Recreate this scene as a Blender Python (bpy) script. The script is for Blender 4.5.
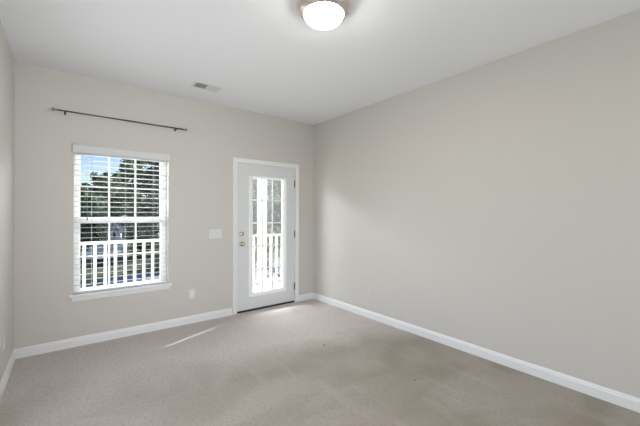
import bpy, bmesh, math, random
from mathutils import Vector, Matrix

# ------------------------------------------------------------------ scene, camera, light
scene = bpy.context.scene
for o in list(bpy.data.objects):
    bpy.data.objects.remove(o)
COL = scene.collection

# room frame: camera stands over the origin, +y to the window wall, +x to the right wall
D, WR, WL, H = 4.054, 3.056, -0.389, 2.74      # window wall, right wall, left wall, ceiling
YF = -1.10                                     # wall behind the camera
WT = 0.15                                      # window wall thickness
F_PX, YAW, CAM_Z = 320.72, 0.6661, 1.3442

cd = bpy.data.cameras.new('camera')
cam = bpy.data.objects.new('camera', cd); COL.objects.link(cam)
cd.sensor_fit = 'HORIZONTAL'; cd.sensor_width = 36.0
cd.lens = F_PX / 640.0 * 36.0
cd.clip_start = 0.02; cd.clip_end = 400
cam.matrix_world = (Matrix.Translation((0, 0, CAM_Z)) @ Matrix.Rotation(-YAW, 4, 'Z')
                    @ Matrix.Rotation(math.pi/2 + 0.0011, 4, 'X') @ Matrix.Rotation(0.0023, 4, 'Z'))
scene.camera = cam

SUN_AZ, SUN_EL = math.radians(21.26), math.radians(14.5)    # azimuth measured from +x to +y
world = bpy.data.worlds.new('world'); scene.world = world; world.use_nodes = True
wn = world.node_tree.nodes; wl = world.node_tree.links; wn.clear()
sky = wn.new('ShaderNodeTexSky'); sky.sky_type = 'NISHITA'; sky.sun_disc = False
sky.sun_elevation = math.radians(32); sky.sun_rotation = math.pi/2 - SUN_AZ
sky.air_density = 1.0; sky.dust_density = 0.25; sky.ozone_density = 2.5
bg = wn.new('ShaderNodeBackground'); bg.inputs['Strength'].default_value = 0.18
wo = wn.new('ShaderNodeOutputWorld')
hs = wn.new('ShaderNodeHueSaturation'); hs.inputs['Saturation'].default_value = 1.12; hs.inputs['Hue'].default_value = 0.525
wl.new(sky.outputs[0], hs.inputs['Color']); wl.new(hs.outputs[0], bg.inputs[0]); wl.new(bg.outputs[0], wo.inputs[0])

sl = bpy.data.lights.new('sun', 'SUN'); sl.energy = 16.0; sl.angle = math.radians(0.53); sl.color = (1.0, 0.95, 0.86)
so = bpy.data.objects.new('sun', sl); COL.objects.link(so)
sdir = Vector((math.cos(SUN_EL)*math.cos(SUN_AZ), math.cos(SUN_EL)*math.sin(SUN_AZ), math.sin(SUN_EL)))
so.location = sdir*30; so.rotation_euler = sdir.to_track_quat('Z', 'Y').to_euler()

def area(name, loc, direction, sx, sy, power, color):
    l = bpy.data.lights.new(name, 'AREA'); l.shape = 'RECTANGLE'; l.size = sx; l.size_y = sy
    l.energy = power; l.color = color
    o = bpy.data.objects.new(name, l); COL.objects.link(o); o.location = loc
    o.rotation_euler = (-Vector(direction)).to_track_quat('Z', 'Y').to_euler()
    return o
# added fill lights beyond the left wall opening and behind the camera
area('left_fill', (WL-0.55, 1.55, 1.20), (1, 0.50, 0.10), 2.1, 2.0, 36, (0.945, 0.975, 1.0))
area('rear_fill', (1.6, YF-1.2, 1.4), (-0.1, 1, 0.15), 2.0, 2.0, 54, (0.945, 0.975, 1.0))
area('corner_fill', (2.45, YF-0.8, 1.25), (-2.6, 5.6, 0.65), 0.8, 1.2, 6.3, (0.945, 0.975, 1.0)).data.spread = math.radians(55)  # narrow added fill aimed at the dim left corner
# added fill panels on the balcony, boosting the sky light through window and door
area('balcony_fill', (0.7, 5.52, 2.42), (0, -1, -0.50), 5.5, 0.36, 315, (0.945, 0.975, 1.0))
area('window_side_fill', (-1.0, 5.45, 1.35), (0.55, -1, 0), 1.8, 2.0, 100, (0.945, 0.975, 1.0))
LAMP_STRENGTH = 46.0

vs = scene.view_settings
scene.display_settings.display_device = 'sRGB'
vs.view_transform = 'Standard'; vs.look = 'None'; vs.gamma = 1.0; vs.use_curve_mapping = False
vs.exposure = 0.0

# ------------------------------------------------------------------ helpers
def lin(c):
    return tuple(((v/255)/12.92 if v <= 10 else (((v/255)+0.055)/1.055)**2.4) for v in c)

def mat(name, col, rough=0.6, metal=0.0, spec=0.5, bump=None, mix=None, **kw):
    """principled; bump=(scale,strength,dist); mix=(colour2, noise scale, low, high)"""
    m = bpy.data.materials.new(name); m.use_nodes = True
    nt = m.node_tree; b = nt.nodes['Principled BSDF']
    b.inputs['Base Color'].default_value = (*col, 1); b.inputs['Roughness'].default_value = rough
    b.inputs['Metallic'].default_value = metal; b.inputs['Specular IOR Level'].default_value = spec
    tc = nt.nodes.new('ShaderNodeTexCoord')
    if mix:
        n = nt.nodes.new('ShaderNodeTexNoise'); n.inputs['Scale'].default_value = mix[1]; n.inputs['Detail'].default_value = 5
        r = nt.nodes.new('ShaderNodeMapRange'); r.inputs[1].default_value = mix[2]; r.inputs[2].default_value = mix[3]
        x = nt.nodes.new('ShaderNodeMix'); x.data_type = 'RGBA'
        x.inputs[6].default_value = (*col, 1); x.inputs[7].default_value = (*mix[0], 1)
        nt.links.new(tc.outputs['Object'], n.inputs['Vector']); nt.links.new(n.outputs[0], r.inputs[0])
        nt.links.new(r.outputs[0], x.inputs[0]); nt.links.new(x.outputs[2], b.inputs['Base Color'])
    if bump:
        n = nt.nodes.new('ShaderNodeTexNoise'); n.inputs['Scale'].default_value = bump[0]; n.inputs['Detail'].default_value = 3
        p = nt.nodes.new('ShaderNodeBump'); p.inputs['Strength'].default_value = bump[1]; p.inputs['Distance'].default_value = bump[2]
        nt.links.new(tc.outputs['Object'], n.inputs['Vector']); nt.links.new(n.outputs[0], p.inputs['Height'])
        nt.links.new(p.outputs[0], b.inputs['Normal'])
    return m

def bx(bm, x0, x1, y0, y1, z0, z1, bevel=0.0, seg=2):
    r = bmesh.ops.create_cube(bm, size=1.0)
    vsn = r['verts']
    for v in vsn:
        v.co = Vector(((x0+x1)/2 + v.co.x*(x1-x0), (y0+y1)/2 + v.co.y*(y1-y0), (z0+z1)/2 + v.co.z*(z1-z0)))
    if bevel:
        es = list({e for v in vsn for e in v.link_edges})
        bmesh.ops.bevel(bm, geom=es, offset=bevel, segments=seg, affect='EDGES', profile=0.5)
    return bm

def tube(bm, pts, rads, n=12, cap=True):
    """tapered tube through the points"""
    rings = []
    for i, p in enumerate(pts):
        p = Vector(p)
        a = Vector(pts[max(i-1, 0)]); b = Vector(pts[min(i+1, len(pts)-1)])
        t = (b-a).normalized()
        ref = Vector((0, 0, 1)) if abs(t.z) < 0.9 else Vector((1, 0, 0))
        u = t.cross(ref).normalized(); w = t.cross(u)
        r = rads[i] if isinstance(rads, (list, tuple)) else rads
        rings.append([bm.verts.new(p + (u*math.cos(2*math.pi*k/n) + w*math.sin(2*math.pi*k/n))*r) for k in range(n)])
    for a, b in zip(rings, rings[1:]):
        for k in range(n):
            f = bm.faces.new((a[k], a[(k+1) % n], b[(k+1) % n], b[k])); f.smooth = True
    if cap:
        bm.faces.new(rings[0]); bm.faces.new(list(reversed(rings[-1])))
    return bm

def lathe(bm, prof, origin, axis='Z', n=48, closed=False):
    """prof: (radius, height) pairs turned about an axis through origin"""
    o = Vector(origin); rings = []
    for r, h in prof:
        ring = []
        for k in range(n):
            a = 2*math.pi*k/n; c, s = math.cos(a)*r, math.sin(a)*r
            v = {'Z': Vector((c, s, h)), 'Y': Vector((c, h, s)), 'X': Vector((h, c, s))}[axis]
            ring.append(bm.verts.new(o+v))
        rings.append(ring)
    for a, b in zip(rings, rings[1:]):
        for k in range(n):
            f = bm.faces.new((a[k], a[(k+1) % n], b[(k+1) % n], b[k])); f.smooth = True
    if closed:
        for k in range(n):
            f = bm.faces.new((rings[-1][k], rings[-1][(k+1) % n], rings[0][(k+1) % n], rings[0][k])); f.smooth = True
    else:
        bm.faces.new(rings[0]); bm.faces.new(list(reversed(rings[-1])))
    return bm

def prism(bm, prof, axis, a, b):
    """closed 2D outline swept along an axis; prof gives the two other coordinates in x,y,z order"""
    def P(q, t):
        return {'X': (t, q[0], q[1]), 'Y': (q[0], t, q[1]), 'Z': (q[0], q[1], t)}[axis]
    r0 = [bm.verts.new(P(q, a)) for q in prof]; r1 = [bm.verts.new(P(q, b)) for q in prof]
    n = len(prof)
    for k in range(n):
        bm.faces.new((r0[k], r0[(k+1) % n], r1[(k+1) % n], r1[k]))
    bm.faces.new(list(reversed(r0))); bm.faces.new(r1)
    return bm

def obj(name, bm, m, parent=None, fix=True):
    if fix:
        bmesh.ops.recalc_face_normals(bm, faces=bm.faces[:])
    me = bpy.data.meshes.new(name); bm.to_mesh(me); bm.free()
    o = bpy.data.objects.new(name, me); COL.objects.link(o)
    if m: me.materials.append(m)
    if parent:
        o.parent = parent
        if parent.type == 'EMPTY':
            o.matrix_parent_inverse = parent_world_inv(parent)
    return o

def parent_world_inv(p):
    return Matrix.Translation(-p.location)

def B():
    return bmesh.new()

def thing(name, label, cat, loc, group=None):
    o = bpy.data.objects.new(name, None); COL.objects.link(o); o.location = loc
    o.empty_display_size = 0.1
    o['label'] = label; o['category'] = cat
    if group: o['group'] = group
    return o

def tag(o, label, cat, group=None):
    o['label'] = label; o['category'] = cat
    if group: o['group'] = group
    return o

def struct(o, label, cat):
    o['kind'] = 'structure'; o['label'] = label; o['category'] = cat
    return o

# ------------------------------------------------------------------ materials
M_wall = mat('wall_paint', (0.595, 0.569, 0.534), 0.62, spec=0.3, bump=(220, 0.06, 0.002))
M_ceil = mat('ceiling_paint', (0.845, 0.855, 0.872), 0.85, spec=0.2, bump=(160, 0.08, 0.002))
M_trim = mat('white_trim_paint', (0.80, 0.805, 0.80), 0.38, spec=0.45)
M_door = mat('door_paint', (0.70, 0.71, 0.715), 0.36, spec=0.45)
M_lite = mat('bright_white_frame', (0.93, 0.935, 0.93), 0.4)
M_vinyl = mat('white_vinyl', (0.86, 0.865, 0.86), 0.35)
M_slat = mat('white_blind_slat', (0.62, 0.62, 0.615), 0.42)
M_plastic = mat('white_plate_plastic', (0.68, 0.69, 0.685), 0.32)
M_wallplate = mat('painted_plate', (0.61, 0.58, 0.545), 0.5)
M_nickel = mat('brushed_nickel', (0.74, 0.64, 0.60), 0.30, metal=1.0, bump=(400, 0.05, 0.001))
M_finial = mat('dull_nickel', (0.36, 0.33, 0.31), 0.35, metal=1.0)
M_bronze = mat('dark_bronze_metal', (0.13, 0.115, 0.105), 0.38, metal=0.85)
M_hinge = mat('satin_steel', (0.22, 0.21, 0.20), 0.38, metal=0.9)
M_brass = mat('satin_brass', (0.56, 0.48, 0.35), 0.25, metal=1.0)
M_black = mat('black_rubber', (0.012, 0.012, 0.012), 0.7)
M_slot = mat('dark_slot', (0.05, 0.05, 0.05), 0.7)
M_vent = mat('vent_enamel', (0.74, 0.745, 0.74), 0.45)
M_duct = mat('dark_duct_metal', (0.10, 0.10, 0.10), 0.6, metal=0.3)
M_ext = mat('white_exterior_paint', (0.84, 0.83, 0.80), 0.5)
M_siding = mat('pale_siding', (0.70, 0.68, 0.63), 0.6)
M_deck = mat('cream_deck_boards', (0.58, 0.55, 0.49), 0.7, mix=((0.50, 0.47, 0.41), 3, 0.4, 0.7))
M_grass = mat('lawn_grass', (0.20, 0.27, 0.07), 0.9, bump=(30, 0.4, 0.05), mix=((0.34, 0.37, 0.13), 0.35, 0.4, 0.65))
M_road = mat('grey_asphalt', (0.30, 0.30, 0.35), 0.85, bump=(60, 0.2, 0.01), mix=((0.42, 0.42, 0.47), 0.4, 0.35, 0.7))
M_lawnshade = mat('shaded_lawn', (0.05, 0.075, 0.035), 0.9, bump=(20, 0.6, 0.08), mix=((0.11, 0.11, 0.075), 0.8, 0.4, 0.7))  # lawn with its shade painted in as dark green
M_house = mat('pale_blue_lap_siding', (0.86, 0.90, 0.96), 0.6)
M_roof = mat('dark_blue_grey_shingles', (0.10, 0.12, 0.17), 0.85, mix=((0.15, 0.17, 0.22), 4, 0.4, 0.6))
M_pane = mat('dark_window_pane', (0.04, 0.05, 0.07), 0.12)
M_bark = mat('brown_bark', (0.13, 0.10, 0.075), 0.9, bump=(14, 0.6, 0.03), mix=((0.20, 0.165, 0.125), 6, 0.4, 0.65))
def leafmat(name, a, b):
    m = mat(name, a, 0.6, spec=0.25, mix=(b, 1.3, 0.38, 0.64))
    nt = m.node_tree; bs = nt.nodes['Principled BSDF']; out = nt.nodes['Material Output']
    tr = nt.nodes.new('ShaderNodeBsdfTranslucent'); mx = nt.nodes.new('ShaderNodeMixShader'); mx.inputs[0].default_value = 0.22
    tr.inputs[0].default_value = (*b, 1)
    nt.links.new(bs.outputs[0], mx.inputs[1]); nt.links.new(tr.outputs[0], mx.inputs[2]); nt.links.new(mx.outputs[0], out.inputs[0])
    return m
M_leafA = leafmat('dark_green_leaves', (0.055, 0.105, 0.06), (0.18, 0.26, 0.15))
M_leafB = leafmat('olive_green_leaves', (0.09, 0.12, 0.07), (0.24, 0.28, 0.17))
M_leafC = leafmat('pine_needles', (0.06, 0.10, 0.075), (0.17, 0.22, 0.155))

def glass(name, haze):
    m = bpy.data.materials.new(name); m.use_nodes = True; nt = m.node_tree; nt.nodes.clear()
    out = nt.nodes.new('ShaderNodeOutputMaterial'); tr = nt.nodes.new('ShaderNodeBsdfTransparent')
    gl = nt.nodes.new('ShaderNodeBsdfGlossy'); gl.inputs['Roughness'].default_value = 0.02
    lw = nt.nodes.new('ShaderNodeLayerWeight'); lw.inputs[0].default_value = 0.5; pw = nt.nodes.new('ShaderNodeMath'); pw.operation = 'POWER'; pw.inputs[1].default_value = 5.0
    nt.links.new(lw.outputs['Facing'], pw.inputs[0])
    fr = nt.nodes.new('ShaderNodeMath'); fr.operation = 'MULTIPLY_ADD'; fr.inputs[1].default_value = 0.7; fr.inputs[2].default_value = 0.006
    nt.links.new(pw.outputs[0], fr.inputs[0])
    mx = nt.nodes.new('ShaderNodeMixShader')
    tr.inputs[0].default_value = (0.97, 0.985, 0.98, 1)
    nt.links.new(fr.outputs[0], mx.inputs[0]); nt.links.new(tr.outputs[0], mx.inputs[1]); nt.links.new(gl.outputs[0], mx.inputs[2])
    last = mx
    if haze:                                   # white veil mixed in to imitate glare on the pane
        df = nt.nodes.new('ShaderNodeBsdfTranslucent'); df.inputs[0].default_value = (0.95, 0.95, 0.93, 1)
        d2 = nt.nodes.new('ShaderNodeBsdfDiffuse'); d2.inputs[0].default_value = (0.95, 0.95, 0.93, 1)
        ad = nt.nodes.new('ShaderNodeMixShader'); nt.links.new(df.outputs[0], ad.inputs[1]); nt.links.new(d2.outputs[0], ad.inputs[2])
        m2 = nt.nodes.new('ShaderNodeMixShader'); m2.inputs[0].default_value = haze
        nt.links.new(mx.outputs[0], m2.inputs[1]); nt.links.new(ad.outputs[0], m2.inputs[2]); last = m2
    nt.links.new(last.outputs[0], out.inputs[0])
    return m
M_glass = glass('clear_window_glass', 0.0)
M_hazeglass = glass('glare_veil_door_glass', 0.06)

def carpet():
    m = bpy.data.materials.new('beige_carpet'); m.use_nodes = True; nt = m.node_tree
    b = nt.nodes['Principled BSDF']; b.inputs['Roughness'].default_value = 0.95; b.inputs['Specular IOR Level'].default_value = 0.1
    L = nt.links.new
    tc = nt.nodes.new('ShaderNodeTexCoord')
    def noise(scale, detail=4, rough=0.55, sx=1, sy=1, rot=0, dist=0.0):
        mp = nt.nodes.new('ShaderNodeMapping'); mp.inputs['Scale'].default_value = (sx, sy, 1); mp.inputs['Rotation'].default_value = (0, 0, rot)
        n = nt.nodes.new('ShaderNodeTexNoise'); n.inputs['Scale'].default_value = scale; n.inputs['Detail'].default_value = detail
        n.inputs['Roughness'].default_value = rough; n.inputs['Distortion'].default_value = dist
        L(tc.outputs['Object'], mp.inputs[0]); L(mp.outputs[0], n.inputs['Vector']); return n.outputs[0]
    def rng(v, a, c, lo=0.0, hi=1.0):
        r = nt.nodes.new('ShaderNodeMapRange'); r.inputs[1].default_value = a; r.inputs[2].default_value = c
        r.inputs[3].default_value = lo; r.inputs[4].default_value = hi; L(v, r.inputs[0]); return r.outputs[0]
    def mixc(f, a, c):
        x = nt.nodes.new('ShaderNodeMix'); x.data_type = 'RGBA'
        L(f, x.inputs[0])
        for s, v in ((6, a), (7, c)):
            if isinstance(v, tuple): x.inputs[s].default_value = (*v, 1)
            else: L(v, x.inputs[s])
        return x.outputs[2]
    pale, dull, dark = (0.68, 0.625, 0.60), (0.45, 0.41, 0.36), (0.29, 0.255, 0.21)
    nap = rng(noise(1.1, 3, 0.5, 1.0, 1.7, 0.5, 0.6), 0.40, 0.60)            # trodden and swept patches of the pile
    sep = nt.nodes.new('ShaderNodeSeparateXYZ'); L(tc.outputs['Object'], sep.inputs[0])
    def math_(op, a, b_):
        n = nt.nodes.new('ShaderNodeMath'); n.operation = op
        for s, v in ((0, a), (1, b_)):
            if isinstance(v, (int, float)): n.inputs[s].default_value = v
            else: L(v, n.inputs[s])
        return n.outputs[0]
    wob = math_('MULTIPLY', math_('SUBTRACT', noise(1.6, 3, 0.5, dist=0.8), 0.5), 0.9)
    # brushed lane of pile from the door, window light painted in (soft ragged edges)
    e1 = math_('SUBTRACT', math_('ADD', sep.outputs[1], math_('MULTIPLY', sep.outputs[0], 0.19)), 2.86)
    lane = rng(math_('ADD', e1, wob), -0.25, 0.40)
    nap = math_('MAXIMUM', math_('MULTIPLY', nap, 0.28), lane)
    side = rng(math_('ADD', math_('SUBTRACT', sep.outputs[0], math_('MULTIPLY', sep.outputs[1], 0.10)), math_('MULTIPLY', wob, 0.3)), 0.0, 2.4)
    dull = mixc(side, dull, (0.335, 0.298, 0.248))     # browner pile by the right wall, with weaker daylight painted in
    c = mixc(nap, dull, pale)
    streak = rng(noise(2.2, 2, 0.5, 4.0, 0.7, 0.9, 0.3), 0.57, 0.68, 0.0, 0.20)  # vacuum strokes
    c = mixc(streak, c, (0.60, 0.555, 0.51))
    tuft = rng(noise(95, 3, 0.7), 0.42, 0.60, 0.40, 0.0)
    c = mixc(tuft, c, dark)
    tuft2 = rng(noise(38, 3, 0.7), 0.36, 0.50, 0.35, 0.0)
    c = mixc(tuft2, c, dark)
    for sx_, sy_, sr in ((2.205, 1.560, 0.011), (2.062, 2.545, 0.016)):      # two small dark stains
        vd = nt.nodes.new('ShaderNodeVectorMath'); vd.operation = 'DISTANCE'; vd.inputs[1].default_value = (sx_, sy_, 0)
        L(tc.outputs['Object'], vd.inputs[0])
        c = mixc(rng(vd.outputs['Value'], sr*0.6, sr, 0.8, 0.0), c, (0.06, 0.05, 0.04))
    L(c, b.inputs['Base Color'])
    n = noise(140, 3, 0.7); n2 = noise(30, 2)
    ad = nt.nodes.new('ShaderNodeMath'); ad.operation = 'ADD'; L(n, ad.inputs[0]); L(n2, ad.inputs[1])
    p = nt.nodes.new('ShaderNodeBump'); p.inputs['Strength'].default_value = 0.6; p.inputs['Distance'].default_value = 0.008
    L(ad.outputs[0], p.inputs['Height']); L(p.outputs[0], b.inputs['Normal'])
    return m
M_carpet = carpet()

# ------------------------------------------------------------------ room shell
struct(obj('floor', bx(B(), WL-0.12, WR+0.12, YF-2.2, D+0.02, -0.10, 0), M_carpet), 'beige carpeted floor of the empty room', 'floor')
struct(obj('ceiling', bx(B(), WL-0.12, WR+0.12, YF-2.2, D+WT, H, H+0.10), M_ceil), 'flat white painted ceiling', 'ceiling')
struct(obj('wall_right', bx(B(), WR, WR+0.12, YF-2.2, D+WT, -0.1, H), M_wall), 'long plain greige wall on the right', 'wall')
# left wall with an opening added for the left fill light
PY0, PY1, PZ = 0.45, 2.65, 2.2
bm = B(); bx(bm, WL-0.12, WL, YF-2.2, PY0, -0.1, H); bx(bm, WL-0.12, WL, PY1, D+WT, -0.1, H); bx(bm, WL-0.12, WL, PY0, PY1, PZ, H)
struct(obj('wall_left', bm, M_wall), 'narrow sliver of greige wall on the left', 'wall')
# wall behind the camera with an opening added for the rear fill lights
bm = B(); bx(bm, WL, 0.3, YF-0.12, YF, 0, H); bx(bm, 2.9, WR, YF-0.12, YF, 0, H); bx(bm, 0.3, 2.9, YF-0.12, YF, 2.3, H)
struct(obj('wall_front', bm, M_wall), 'greige wall behind the viewer with opening added for fill light', 'wall')
struct(obj('wall_hall', bx(B(), WL-0.12, WR+0.12, YF-2.32, YF-2.2, -0.1, H), M_wall), 'far greige wall of the hall behind the viewer', 'wall')
# window wall
WX0, WX1, WZ0, WZ1 = 0.045, 0.928, 0.515, 2.00          # window opening
DX0, DX1, DZ1 = 1.775, 2.700, 2.030                     # door opening
bm = B()
bx(bm, WL, WX0, D, D+WT, 0, H); bx(bm, WX0, WX1, D, D+WT, 0, WZ0); bx(bm, WX0, WX1, D, D+WT, WZ1, H)
bx(bm, WX1, DX0, D, D+WT, 0, H); bx(bm, DX0, DX1, D, D+WT, DZ1, H); bx(bm, DX1, WR, D, D+WT, 0, H)
struct(obj('wall_back', bm, M_wall), 'greige wall with the window and the glazed door', 'wall')

# baseboards: a moulded profile
BH, BT = 0.092, 0.014
def bprof(sign, base):
    q = [(0, 0), (BT, 0), (BT, BH-0.026), (BT-0.004, BH-0.018), (BT-0.005, BH-0.010), (BT-0.009, BH-0.003), (0.003, BH), (0, BH)]
    return [(base+sign*a, z) for a, z in q]
bm = B(); prism(bm, bprof(-1, D), 'X', WL+0.001, 1.707); prism(bm, bprof(-1, D), 'X', 2.771, WR-0.001)
struct(obj('baseboard_back', bm, M_trim), 'white baseboard along the window wall', 'baseboard')
struct(obj('baseboard_right', prism(B(), bprof(-1, WR), 'Y', YF, D), M_trim), 'white baseboard along the right wall', 'baseboard')
bm = B(); prism(bm, bprof(1, WL), 'Y', PY1+0.02, D); prism(bm, bprof(1, WL), 'Y', YF, PY0-0.02)
struct(obj('baseboard_left', bm, M_trim), 'white baseboard along the left wall', 'baseboard')

# ------------------------------------------------------------------ window
FY0, FY1 = D+0.085, D+WT
win = struct(obj('window_1', B(), M_vinyl), 'white single hung window with three panes across each half sash', 'window')
def part(name, bm, m, parent): return obj(name, bm, m, parent)
GX0, GX1 = 0.102, 0.857          # visible glass between the stiles
GZ0, GZ1, MZ0, MZ1 = 0.560, 1.950, 1.234, 1.294
bm = B()                          # master frame set in the wall opening
bx(bm, WX0, WX0+0.030, FY0, FY1, WZ0, WZ1, 0.003); bx(bm, WX1-0.030, WX1, FY0, FY1, WZ0, WZ1, 0.003)
bx(bm, WX0+0.030, WX1-0.030, FY0, FY1, WZ1-0.028, WZ1, 0.003); bx(bm, WX0+0.030, WX1-0.030, FY0, FY1, WZ0, WZ0+0.024, 0.003)
part('window_frame', bm, M_vinyl, win)
def sash(z0, z1, gz0, gz1, y0, y1, muntin_z):
    bm = B(); x0, x1 = WX0+0.030, WX1-0.030
    bx(bm, x0, GX0, y0, y1, z0, z1, 0.003); bx(bm, GX1, x1, y0, y1, z0, z1, 0.003)
    bx(bm, GX0, GX1, y0, y1, z0, gz0, 0.003); bx(bm, GX0, GX1, y0, y1, gz1, z1, 0.003)
    s = part('sash', bm, M_vinyl, win)
    bm = B(); ym = (y0+y1)/2
    for k in (1, 2):
        xm = GX0 + (GX1-GX0)*k/3; bx(bm, xm-0.0085, xm+0.0085, ym-0.004, ym+0.004, gz0, gz1)
    bx(bm, GX0, GX1, ym-0.0041, ym+0.0041, muntin_z-0.0075, muntin_z+0.0075)
    part('muntin_grid', bm, M_vinyl, s)
    part('glass_pane', bx(B(), GX0, GX1, ym+0.006, ym+0.009, gz0, gz1), M_glass, s)
    return s
sash(MZ0+0.005, WZ1-0.028, MZ1, GZ1, FY0+0.034, FY0+0.060, 1.622)
sash(WZ0+0.024, MZ1, GZ0, MZ0, FY0+0.006, FY0+0.032, 0.886)
bm = B(); bx(bm, 0.455, 0.505, FY0-0.002, FY0+0.030, MZ1, MZ1+0.010, 0.002); tube(bm, [(0.48, FY0+0.014, MZ1+0.010), (0.48, FY0+0.014, MZ1+0.018)], 0.009)
bx(bm, 0.472, 0.520, FY0+0.008, FY0+0.020, MZ1+0.012, MZ1+0.019, 0.002)
part('sash_lock', bm, M_plastic, win)

stool = obj('trim_1', B(), M_trim); struct(stool, 'white window stool and apron below the blind', 'trim')
bm = B(); bx(bm, 0.008, 0.960, D-0.040, D, WZ0-0.016, WZ0+0.010, 0.005, 3); bx(bm, WX0+0.0005, WX1-0.0005, D-0.001, FY0, WZ0-0.001, WZ0+0.010)
part('window_stool', bm, M_trim, stool)
ap = [(D, WZ0-0.016), (D-0.016, WZ0-0.016), (D-0.016, WZ0-0.045), (D-0.012, WZ0-0.054), (D-0.010, WZ0-0.062), (D-0.004, WZ0-0.066), (D, WZ0-0.066)]
part('apron', prism(B(), ap, 'X', 0.030, 0.944), M_trim, stool)

# ------------------------------------------------------------------ blind
bl = thing('window_blind', 'white horizontal slat blind lowered over the window with slats open', 'blind', (0.486, D+0.040, WZ0+0.010))
VX0, VX1 = 0.036, 0.940
bm = B()
vp = [(D-0.026, 1.958), (D-0.026, 2.020), (D-0.030, 2.028), (D-0.034, 2.034), (D-0.034, 2.038), (D-0.008, 2.038), (D-0.008, 1.950), (D-0.022, 1.950)]
prism(bm, vp, 'X', VX0, VX1)
part('valance', bm, M_slat, bl)
part('head_rail', bx(B(), WX0+0.006, WX1-0.006, D+0.012, D+0.068, WZ1-0.052, WZ1-0.003, 0.002), M_slat, bl)
bm = B(); zs = []
z = 1.941
while z > WZ0+0.07:
    zs.append(z); z -= 0.0535
SLX0, SLX1 = WX0+0.008, WX1-0.008
for z in zs:                       # gently crowned slats, hung open
    q = []
    for k in range(7):
        t = k/6; y = D+0.014 + 0.050*t; q.append((y, z + 0.0012*(1-(2*t-1)**2) - 0.0040*(t-0.5)))
    prof = [(y, zz+0.0012) for y, zz in q] + [(y, zz-0.0012) for y, zz in reversed(q)]
    prism(bm, prof, 'X', SLX0, SLX1)
part('slats', bm, M_slat, bl)
part('bottom_rail', bx(B(), SLX0, SLX1, D+0.012, D+0.068, WZ0+0.012, WZ0+0.030, 0.003), M_slat, bl)
for xc in (0.195, 0.497, 0.775):
    bm = B()
    for y in (D+0.0125, D+0.0655):
        tube(bm, [(xc, y, WZ0+0.030), (xc, y, WZ1-0.05)], 0.0011, 6)
    part('ladder_cord', bm, M_slat, bl)
bm = B(); tube(bm, [(0.155, D+0.004, 1.93), (0.155, D+0.003, 1.30)], 0.0010, 8)
part('lift_cord', bm, M_slat, bl)
bm = B(); tube(bm, [(0.155, D+0.003, 1.268), (0.155, D+0.003, 1.276), (0.155, D+0.003, 1.302)], [0.005, 0.006, 0.0025], 10)
part('cord_tassel', bm, M_hinge, bl)

# ------------------------------------------------------------------ door
dr = struct(obj('door_1', B(), M_door), 'pale grey exterior door with a tall fifteen pane glass', 'door')
DY0, DY1 = D+0.004, D+0.048        # slab thickness
SX0, SX1, SZ0, SZ1 = 1.782, 2.693, 0.026, 2.022
LX0, LX1, LZ0, LZ1 = 1.985, 2.515, 0.225, 1.845      # hole in the slab behind the lite frame
bm = B()
bx(bm, SX0, LX0, DY0, DY1, SZ0, SZ1); bx(bm, LX1, SX1, DY0, DY1, SZ0, SZ1)
bx(bm, LX0, LX1, DY0, DY1, SZ0, LZ0); bx(bm, LX0, LX1, DY0, DY1, LZ1, SZ1)
part('door_slab', bm, M_door, dr)
# raised moulded lite frame, both faces
def lite(bm, y_face, s):
    ox0, ox1, oz0, oz1 = 1.948, 2.551, 0.193, 1.858
    ix0, ix1, iz0, iz1 = 2.011, 2.494, 0.247, 1.828
    prof = [(0.0, 0.0), (0.010, 0.012), (0.30, 0.013), (0.55, 0.010), (1.0, -0.006)]   # (fraction inwards, height)
    rings = []
    for f, h in prof:
        x0 = ox0+(ix0-ox0)*f; x1 = ox1+(ix1-ox1)*f; z0 = oz0+(iz0-oz0)*f; z1 = oz1+(iz1-oz1)*f
        y = y_face - s*h
        rings.append([bm.verts.new(c) for c in ((x0, y, z0), (x1, y, z0), (x1, y, z1), (x0, y, z1))])
    y = D+0.026
    rings.append([bm.verts.new(c) for c in ((ix0, y, iz0), (ix1, y, iz0), (ix1, y, iz1), (ix0, y, iz1))])
    for a, b in zip(rings, rings[1:]):
        for k in range(4): bm.faces.new((a[k], a[(k+1) % 4], b[(k+1) % 4], b[k]))
bm = B(); lite(bm, DY0, 1); lite(bm, DY1, -1)
lf = part('lite_frame', bm, M_lite, dr)
part('door_glass', bx(B(), 2.008, 2.497, D+0.024, D+0.028, 0.244, 1.831), M_hazeglass, dr)
bm = B()
for x in (2.165, 2.328): bx(bm, x-0.009, x+0.009, D+0.016, D+0.024, 0.245, 1.830, 0.002)
for z in (1.528, 1.206, 0.884, 0.562): bx(bm, 2.010, 2.495, D+0.0165, D+0.0245, z-0.009, z+0.009, 0.002)
part('glass_grille', bm, M_trim, dr)
def knobset(z, prof, name, thumb=False):
    bm = B(); lathe(bm, prof, (1.845, DY0, z), 'Y', 28)
    o = part(name, bm, M_brass, dr)
    if thumb:
        part('thumb_turn', bx(B(), 1.838, 1.852, DY0-0.032, DY0-0.014, z-0.014, z+0.014, 0.003), M_brass, o)
    return o
knobset(0.930, [(0.032, 0.0), (0.032, -0.004), (0.028, -0.009), (0.013, -0.012), (0.011, -0.028), (0.018, -0.034), (0.026, -0.042), (0.028, -0.052), (0.024, -0.062), (0.012, -0.067), (0.002, -0.068)], 'door_knob')
knobset(1.064, [(0.030, 0.0), (0.030, -0.006), (0.026, -0.013), (0.018, -0.016), (0.002, -0.016)], 'deadbolt', True)
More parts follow.
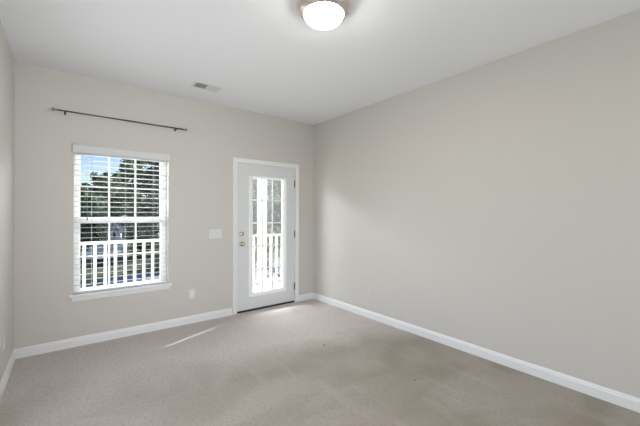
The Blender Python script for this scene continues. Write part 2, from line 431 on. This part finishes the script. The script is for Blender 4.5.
for z in (1.788, 1.030, 0.243):
    bm = B(); hx, hy = 2.699, D-0.005
    for k in range(5):
        tube(bm, [(hx, hy, z-0.050+0.0202*k), (hx, hy, z-0.0305+0.0202*k)], 0.0062, 12)
    tube(bm, [(hx, hy, z+0.050), (hx, hy, z+0.056)], [0.005, 0.003], 12); tube(bm, [(hx, hy, z-0.056), (hx, hy, z-0.050)], [0.003, 0.005], 12)
    bx(bm, hx-0.010, hx, hy+0.003, hy+0.008, z-0.050, z+0.050)
    part('hinge', bm, M_hinge, dr)
part('door_sweep', bx(B(), SX0, SX1, D+0.002, DY1, 0.0, 0.0255), M_black, dr)
bm = B()                            # jambs and stops lining the opening behind the slab
bx(bm, DX0, DX0+0.006, D, D+WT+0.01, 0, DZ1); bx(bm, DX1-0.006, DX1, D+0.0, D+WT+0.01, 0, DZ1); bx(bm, DX0+0.006, DX1-0.006, D, D+WT+0.01, DZ1-0.006, DZ1)
part('jamb', bm, M_trim, dr)
part('threshold', bx(B(), DX0+0.006, DX1-0.006, DY1, D+WT+0.03, -0.02, 0.020, 0.004), M_hinge, dr)

# door casing, mitred colonial profile
cs = struct(obj('trim_2', B(), M_trim), 'white casing around the glazed door', 'trim')
def casing(bm, path, prof):
    """path: opening corners; prof: (outward, protrusion)"""
    (x0, z0), (x1, z1), (x2, z2), (x3, z3) = path
    rings = []
    for i, (px, pz) in enumerate(path):
        ring = []
        for o_, h in prof:
            dx = -o_ if i in (0, 1) else o_
            dz = o_ if i in (1, 2) else 0
            ring.append(bm.verts.new((px+dx, D-h, pz+dz)))
        rings.append(ring)
    n = len(prof)
    for a, b in zip(rings, rings[1:]):
        for k in range(n): bm.faces.new((a[k], a[(k+1) % n], b[(k+1) % n], b[k]))
    bm.faces.new(rings[0]); bm.faces.new(rings[-1])
bm = B()
casing(bm, [(DX0-0.002, 0), (DX0-0.002, DZ1-0.004), (DX1+0.008, DZ1-0.004), (DX1+0.008, 0)],
       [(0, 0), (0, 0.010), (0.006, 0.012), (0.016, 0.009), (0.034, 0.013), (0.050, 0.017), (0.058, 0.017), (0.060, 0.0)])
part('door_casing', bm, M_trim, cs)

# ------------------------------------------------------------------ curtain rod
RY, RZ = D-0.080, 2.332
rod = thing('curtain_rod', 'thin dark metal curtain rod mounted bare above the window', 'curtain rod', (0.49, D, RZ))
bm = B(); tube(bm, [(-0.085, RY, RZ), (0.50, RY, RZ)], 0.0065, 14); tube(bm, [(0.47, RY, RZ), (1.075, RY, RZ)], 0.0080, 14)
part('rod', bm, M_bronze, rod)
for s, xe in ((-1, -0.085), (1, 1.075)):
    bm = B()
    lathe(bm, [(0.0075, 0), (0.010, s*0.003), (0.010, s*0.007), (0.006, s*0.009), (0.009, s*0.013), (0.0155, s*0.019), (0.0175, s*0.026), (0.0155, s*0.033), (0.009, s*0.038), (0.002, s*0.040)], (xe, RY, RZ), 'X', 20)
    part('finial', bm, M_finial, rod)
for xb in (-0.025, 0.993):
    bm = B()
    bx(bm, xb-0.009, xb+0.009, D-0.004, D, RZ-0.020, RZ+0.012, 0.002)
    tube(bm, [(xb, D-0.003, RZ-0.012), (xb, RY+0.004, RZ-0.016)], 0.004, 10)
    tube(bm, [(xb, RY, RZ-0.022), (xb, RY, RZ-0.008)], 0.0045, 10)
    # cradle hook under the rod
    tube(bm, [(xb, RY + 0.012*math.cos(a), RZ + 0.012*math.sin(a)) for a in [math.pi + math.pi*k/8 for k in range(9)]], 0.0045, 8)
    part('bracket', bm, M_bronze, rod)

# ------------------------------------------------------------------ ceiling light
CX, CY = 1.333, 1.661
cl = thing('ceiling_light', 'round flush mount ceiling light with nickel ring and glowing white glass', 'ceiling light', (CX, CY, H))
bm = B()
lathe(bm, [(0.115, H), (0.169, H-0.001), (0.177, H-0.008), (0.180, H-0.022), (0.180, H-0.034), (0.173, H-0.046), (0.169, H-0.049), (0.165, H-0.058), (0.154, H-0.070),
           (0.140, H-0.080), (0.134, H-0.081), (0.131, H-0.076), (0.131, H-0.020), (0.115, H-0.004)], (CX, CY, 0), 'Z', 72, closed=True)
part('nickel_ring', bm, M_nickel, cl)
m = bpy.data.materials.new('glowing_frosted_glass'); m.use_nodes = True; nt = m.node_tree; b = nt.nodes['Principled BSDF']
b.inputs['Base Color'].default_value = (0.9, 0.88, 0.84, 1); b.inputs['Roughness'].default_value = 0.3
b.inputs['Emission Color'].default_value = (1.0, 0.955, 0.88, 1); b.inputs['Emission Strength'].default_value = LAMP_STRENGTH
bm = B()
pr = [(0.130, H-0.068)]
for k in range(1, 13):
    a = math.pi/2*k/12; pr.append((max(0.1290*math.cos(a), 0.001), H-0.076-0.070*math.sin(a)))
lathe(bm, pr, (CX, CY, 0), 'Z', 64)
part('glass_dome', bm, m, cl)

# ------------------------------------------------------------------ ceiling vent
VXC, VYC, VXH, VYH = 1.205, 3.562, 0.150, 0.092
vt = thing('ceiling_vent', 'small white ceiling air register with dark louvres near window wall', 'vent', (VXC, VYC, H))
bm = B()
z0, z1 = H-0.007, H
bx(bm, VXC-VXH, VXC+VXH, VYC-VYH, VYC-VYH+0.026, z0, z1, 0.003); bx(bm, VXC-VXH, VXC+VXH, VYC+VYH-0.026, VYC+VYH, z0, z1, 0.003)
bx(bm, VXC-VXH, VXC-VXH+0.026, VYC-VYH+0.026, VYC+VYH-0.026, z0, z1, 0.003); bx(bm, VXC+VXH-0.026, VXC+VXH, VYC-VYH+0.026, VYC+VYH-0.026, z0, z1, 0.003)
bx(bm, VXC-0.006, VXC+0.006, VYC-VYH+0.026, VYC+VYH-0.026, z0, z1, 0.002)
part('register_frame', bm, M_vent, vt)
part('duct_backing', bx(B(), VXC-VXH+0.026, VXC+VXH-0.026, VYC-VYH+0.026, VYC+VYH-0.026, H-0.0012, H-0.0002), M_duct, vt)
for side in (-1, 1):
    bm = B()
    a, b_ = (VXC-VXH+0.027, VXC-0.007) if side < 0 else (VXC+0.007, VXC+VXH-0.027)
    n = 8
    for k in range(n):
        x = a + (b_-a)*(k+0.5)/n
        w = 0.0065; t = 0.75 if side > 0 else -0.75      # blades of the two halves lean opposite ways
        dx = w*math.cos(t); dz = 0.0035
        zc = H-0.0055
        if side < 0:
            q = [(x+dx*0.25, zc-dz), (x+dx*0.25+0.001, zc-dz), (x+0.001, zc+dz), (x, zc+dz)]
        else:
            q = [(x-0.0085, zc+0.0036), (x-0.0085, zc+0.0028), (x+0.0085, zc-0.0036), (x+0.0085, zc-0.0028)]
        prism(bm, q, 'Y', VYC-VYH+0.027, VYC+VYH-0.027)
    part('louvre_blades', bm, M_vent, vt)

# ------------------------------------------------------------------ switch and outlets
sw = thing('light_switch', 'wide white triple rocker switch plate between window and door', 'light switch', (1.4835, D, 1.080))
bm = B(); bx(bm, 1.399, 1.568, D-0.006, D, 1.020, 1.140, 0.0025, 3)
part('switch_plate', bm, M_plastic, sw)
for k in (-1, 0, 1):
    xc = 1.4835 + 0.046*k
    r = part('rocker', bx(B(), xc-0.0165, xc+0.0165, D-0.0095, D-0.0055, 1.0465, 1.1135, 0.0015), M_plastic, sw)
def outlet(label, place, group='wall outlets'):
    """place maps (u along the wall, v outward, z) to the room"""
    e = thing('wall_outlet', label, 'outlet', place(0, 0, 0))
    def pbx(u0, u1, v0, v1, w0, w1, bev):
        p, q = place(u0, v0, w0), place(u1, v1, w1)
        return bx(B(), min(p.x, q.x), max(p.x, q.x), min(p.y, q.y), max(p.y, q.y), min(p.z, q.z), max(p.z, q.z), bev)
    part('cover_plate', pbx(-0.037, 0.037, 0, 0.005, -0.060, 0.060, 0.002), M_plastic, e)
    for s in (-1, 1):
        rc = part('receptacle', pbx(-0.017, 0.017, 0.004, 0.0075, s*0.020-0.0145, s*0.020+0.0145, 0.003), M_vinyl, e)
        for u in (-0.006, 0.006):
            part('slot', pbx(u-0.0012, u+0.0012, 0.007, 0.0079, s*0.020-0.002, s*0.020+0.008, 0), M_slot, rc)
    return e
outlet('white duplex outlet low on the window wall between window and door', lambda u, v, w: Vector((1.195+u, D-v, 0.358+w)))
outlet('white duplex outlet low on the narrow left wall at picture edge', lambda u, v, w: Vector((WL+v, 3.455+u, 0.352+w)))
# painted-over cover plate on the right wall
bp = thing('blank_plate', 'small wall coloured cover plate low on the right wall', 'wall plate', (WR, 2.842, 0.352))
part('cover_plate', bx(B(), WR-0.007, WR, 2.808, 2.876, 0.294, 0.408, 0.002), M_wallplate, bp)
for z in (0.310, 0.392):
    bm = B(); tube(bm, [(WR-0.006, 2.842, z), (WR-0.0085, 2.842, z)], 0.0035, 10)
    part('screw', bm, M_wallplate, bp)

# ------------------------------------------------------------------ balcony
YR = 5.70                               # rail line
GZ = -3.6                               # ground below
struct(obj('balcony_deck', bx(B(), -2.2, 3.75, D+WT, YR+0.12, -0.22, -0.06), M_deck), 'grey balcony deck outside the door', 'deck')
struct(obj('balcony_soffit', bx(B(), -2.2, 3.75, D+WT, YR+0.25, 2.62, 2.78), M_ext), 'white soffit over the balcony', 'ceiling')
rl = thing('balcony_railing', 'white balcony railing with square balusters outside the window', 'railing', (0.5, YR, -0.06))
bm = B(); bx(bm, -2.15, 2.935, YR-0.045, YR+0.045, 0.886, 0.922, 0.004)
bx(bm, 3.103, 3.615, YR-0.045, YR+0.045, 0.886, 0.922, 0.004)
part('top_rail', bm, M_ext, rl)
bm = B(); bx(bm, -2.15, 2.935, YR-0.02, YR+0.02, -0.02, 0.025); bx(bm, 3.103, 3.615, YR-0.02, YR+0.02, -0.02, 0.025)
part('bottom_rail', bm, M_ext, rl)
first = None
for k in range(-18, 24):
    x = 0.690 + 0.1265*k
    if x > 3.60 or abs(x-3.019) < 0.11: continue
    if first is None:
        first = part('baluster', bx(B(), -0.0185, 0.0185, YR-0.0185, YR+0.0185, 0.025, 0.886), M_ext, rl)
        first.location.x = x
    else:
        c = first.copy(); COL.objects.link(c); c.parent = rl; c.matrix_parent_inverse = parent_world_inv(rl); c.location.x = x
pc = thing('balcony_post', 'thick white square balcony post seen through the door glass', 'post', (3.019, YR, -0.06))
part('shaft', bx(B(), 2.947, 3.091, YR-0.072, YR+0.072, -0.06, 2.62, 0.006), M_ext, pc)
part('base_trim', bx(B(), 2.937, 3.101, YR-0.082, YR+0.082, -0.06, 0.08, 0.006), M_ext, pc)
part('cap_trim', bx(B(), 2.937, 3.101, YR-0.082, YR+0.082, 2.52, 2.619, 0.006), M_ext, pc)
# unseen screen added to block the sun, with one slit for the floor streak
sc = thing('sun_slit_screen', 'unseen white screen added at the balcony end to cut the sun to a slit', 'screen', (3.64, 5.0, -0.06))
GAPY, GAPW = D+WT+0.01+(3.63-2.628)*math.tan(SUN_AZ), 0.036
bm = B(); bx(bm, 3.62, 3.64, D+WT, GAPY-GAPW/2, -0.06, 2.62); bx(bm, 3.62, 3.64, GAPY+GAPW/2, YR+0.12, -0.06, 2.62)
bx(bm, 3.62, 3.64, GAPY-GAPW/2, GAPY+GAPW/2, 0.80, 2.62)
part('boards', bm, M_ext, sc)
for z in (0.95, 2.50): part('cross_rail', bx(B(), 3.64, 3.67, D+WT, YR+0.12, z, z+0.09), M_ext, sc)

# ------------------------------------------------------------------ street and lawn
struct(obj('ground', bx(B(), -60, 110, D+3, 130, GZ-0.3, GZ), M_grass), 'green lawn below the balcony', 'ground')
struct(obj('road', bx(B(), 1.9, 110, 9.0, 29.2, GZ, GZ+0.03), M_road), 'grey asphalt parking road below the balcony', 'road')
struct(obj('shaded_lawn_strip', bx(B(), -60, 110, 31.2, 41.0, GZ, GZ+0.05), M_lawnshade), 'lawn in front of the house with shade painted dark green', 'ground')  # shaded stretch of lawn, the shade put into its colour

# ------------------------------------------------------------------ house across the street
def house(x, y, label):
    h = thing('house', label, 'house', (x, y, GZ))
    e, pk = GZ+2.85, GZ+4.0
    # gable wing towards the viewer with lap siding
    bm = B(); hw = 1.15
    prism(bm, [(x-hw, GZ), (x+hw, GZ), (x+hw, e), (x, pk), (x-hw, e)], 'Y', y, y+3.0)
    z = GZ+0.2
    while z < e:
        prism(bm, [(y-0.03, z), (y, z+0.17), (y, z)], 'X', x-hw, x+hw); z += 0.18
    part('gable_wall', bm, M_house, h)
    bm = B(); ov = 0.22
    for s in (-1, 1):
        prism(bm, [(x, pk+0.02), (x, pk+0.14), (x+s*(hw+ov), e-ov*(pk-e)/hw+0.14), (x+s*(hw+ov), e-ov*(pk-e)/hw+0.02)], 'Y', y-0.25, y+3.0)
    part('gable_roof', bm, M_roof, h)
    bm = B()
    for s in (-1, 1):
        prism(bm, [(x, pk-0.10), (x, pk+0.12), (x+s*(hw+ov), e-ov*(pk-e)/hw+0.12), (x+s*(hw+ov), e-ov*(pk-e)/hw-0.10)], 'Y', y-0.30, y-0.25)
    part('barge_board', bm, M_ext, h)
    part('main_wall', bx(B(), x-1.9, x+3.6, y+3.0, y+9.0, GZ, e), M_house, h)
    bm = B(); prism(bm, [(y+2.6, e-0.1), (y+6.0, e+2.0), (y+9.4, e-0.1)], 'X', x-2.2, x+4.0)
    part('main_roof', bm, M_roof, h)
    for wx in (x-0.52, x+0.42):
        w = part('window', bx(B(), wx-0.19, wx+0.19, y-0.05, y, e-0.72, e+0.02), M_ext, h)
        part('pane', bx(B(), wx-0.13, wx+0.13, y-0.06, y-0.05, e-0.66, e-0.04), M_pane, w)
    h.rotation_euler.z = math.radians(30)
    return h
house(3.66, 42.0, 'pale blue siding house with front gable seen through the lower window sash')

# ------------------------------------------------------------------ trees
def tree(name, label, x, y, height, crown_r, crown_base, leaves, size, mleaf, seed, kind='round', group=None):
    rnd = random.Random(seed)
    t = thing(name, label, 'tree', (x, y, GZ), group)
    bm = B(); top = GZ+height
    r0 = 0.02*height + 0.06
    pts = []; n = 7
    for k in range(n):
        f = k/(n-1); pts.append((x+rnd.uniform(-.12, .12)*f*2, y+rnd.uniform(-.12, .12)*f*2, GZ+height*0.93*f))
    tube(bm, pts, [r0*(1-0.88*k/(n-1)) for k in range(n)], 8)
    blobs = []
    nb = 26 if kind == 'round' else 30
    for k in range(nb):
        f = crown_base + (1-crown_base)*((k+rnd.random())/nb)
        a = rnd.uniform(0, 2*math.pi)
        g = (f-crown_base)/(1-crown_base)
        if kind == 'round':
            rr = crown_r*math.sqrt(max(0.06, 1-(2*g-0.9)**2*0.85))
        else:
            rr = crown_r*(1.05-g)
        rr *= rnd.uniform(0.55, 1.0)
        zt = GZ+height*f
        i = min(int(f*0.93*(n-1)), n-2)
        base = Vector(pts[i]); tip = Vector((x+math.cos(a)*rr, y+math.sin(a)*rr, zt))
        if kind != 'round': tip.z -= 0.12*rr
        mid = (base+tip)/2 + Vector((0, 0, 0.08*rr))
        tube(bm, [base, mid, tip], [r0*0.32*(1.1-g), r0*0.2*(1.1-g), 0.012], 5)
        blobs.append((tip, max(0.35, rr*0.42)))
        blobs.append((mid, max(0.3, rr*0.36)))
    part('trunk', bm, M_bark, t)
    verts, faces = [], []
    for k in range(leaves):
        c, br = blobs[rnd.randrange(len(blobs))]
        d = Vector((rnd.gauss(0, 1), rnd.gauss(0, 1), rnd.gauss(0, 0.75)))
        d = d.normalized()*br*rnd.random()**0.45
        p = c+d
        u = Vector((rnd.gauss(0, 1), rnd.gauss(0, 1), rnd.gauss(0, 1))).normalized()
        w = u.cross(Vector((rnd.gauss(0, 1), rnd.gauss(0, 1), rnd.gauss(0, 1)))).normalized()
        s = size*rnd.uniform(0.6, 1.3); wd = 0.55 if kind == 'round' else 0.3
        i = len(verts)
        verts += [p-u*s, p+w*s*wd, p+u*s, p-w*s*wd]
        faces.append((i, i+1, i+2, i+3))
    me = bpy.data.meshes.new('foliage'); me.from_pydata([tuple(v) for v in verts], [], faces); me.materials.append(mleaf)
    o = bpy.data.objects.new('foliage', me); COL.objects.link(o); o.parent = t; o.matrix_parent_inverse = parent_world_inv(t)
    return t
def seen(px, y):                        # where a line of sight towards picture column px reaches depth y
    u = (px-320)/F_PX; c, s = math.cos(YAW), math.sin(YAW)
    return y*(s+u*c)/(c-u*s)
A = 'trees beyond the balcony'
tree('leafy_tree', 'tall dark green tree right of the gabled house', seen(152, 56), 56, 15.5, 3.9, 0.10, 6500, 0.27, M_leafA, 3, group=A)
tree('leafy_tree', 'green tree rising directly behind the gabled house', seen(112, 62), 62, 11.5, 4.6, 0.15, 6000, 0.33, M_leafA, 4, group=A)
tree('leafy_tree', 'leafy tree left of the gabled house', seen(76, 38), 38, 7.4, 2.2, 0.18, 5500, 0.20, M_leafA, 5, group=A)
tree('pine_tree', 'tall pine at the right edge of the window view', seen(166, 30), 30, 14.5, 3.2, 0.06, 7000, 0.20, M_leafC, 6, 'pine', A)
tree('leafy_tree', 'olive green tree low between house and tall pine', seen(145, 38), 38, 6.6, 2.1, 0.06, 5500, 0.20, M_leafB, 7, group=A)
tree('leafy_tree', 'far green tree at the left edge of the window view', seen(82, 76), 76, 10.5, 3.8, 0.08, 6000, 0.40, M_leafB, 8, group=A)
tree('leafy_tree', 'distant tree filling the gap above the house roof', seen(133, 78), 78, 18.0, 5.0, 0.06, 6500, 0.42, M_leafA, 9, group=A)
tree('pine_tree', 'pine left of the post through the door glass', seen(250, 27), 27, 13.0, 2.3, 0.08, 6000, 0.22, M_leafC, 10, 'pine', A)
tree('leafy_tree', 'olive tree right of the post through the door glass', seen(268, 36), 36, 15.0, 3.6, 0.06, 7500, 0.24, M_leafB, 11, group=A)
tree('pine_tree', 'pine at the right edge of the door glass', seen(284, 20), 20, 13.0, 2.2, 0.08, 6000, 0.22, M_leafC, 12, 'pine', A)
for px, y, lab in ((66, 92, 'far dense bush at the left edge of the window view'), (94, 94, 'far dense bush left behind the gabled house'), (119, 96, 'far dense bush right behind the gabled house'),
                   (143, 94, 'far dense bush behind the tall dark green tree'), (166, 92, 'far dense bush behind the tall pine by the window edge')):
    tree('bush', lab, seen(px, y), y, 7.8, 2.45, 0.02, 4200, 0.50, M_leafA, 20+px, group='bushes behind the trees')
for px, y, lab in ((245, 52, 'far bush left of the post in the door glass'), (264, 60, 'far bush behind the post in the door glass'), (281, 50, 'far bush at the right edge of the door glass')):
    tree('bush', lab, seen(px, y), y, 13.0, 2.9, 0.02, 4600, 0.38, M_leafA, 20+px, group='bushes behind the trees')
# woodland edge beyond the left side of the lawn, seen only from further right in the room
for k, (x, y) in enumerate(((-8, 60), (-15, 66), (-23, 60), (-31, 68), (-40, 62))):
    tree('leafy_tree', ('green tree on the lawn edge, nearest to the far left bush', 'second green tree outward on the lawn edge', 'third green tree outward on the lawn edge',
                        'fourth green tree outward on the lawn edge', 'outermost green tree on the lawn edge')[k], x, y, 9.5+1.2*(k % 2), 3.4, 0.04, 4200, 0.42, M_leafA if k % 2 else M_leafB, 60+k, group='trees on the lawn edge')
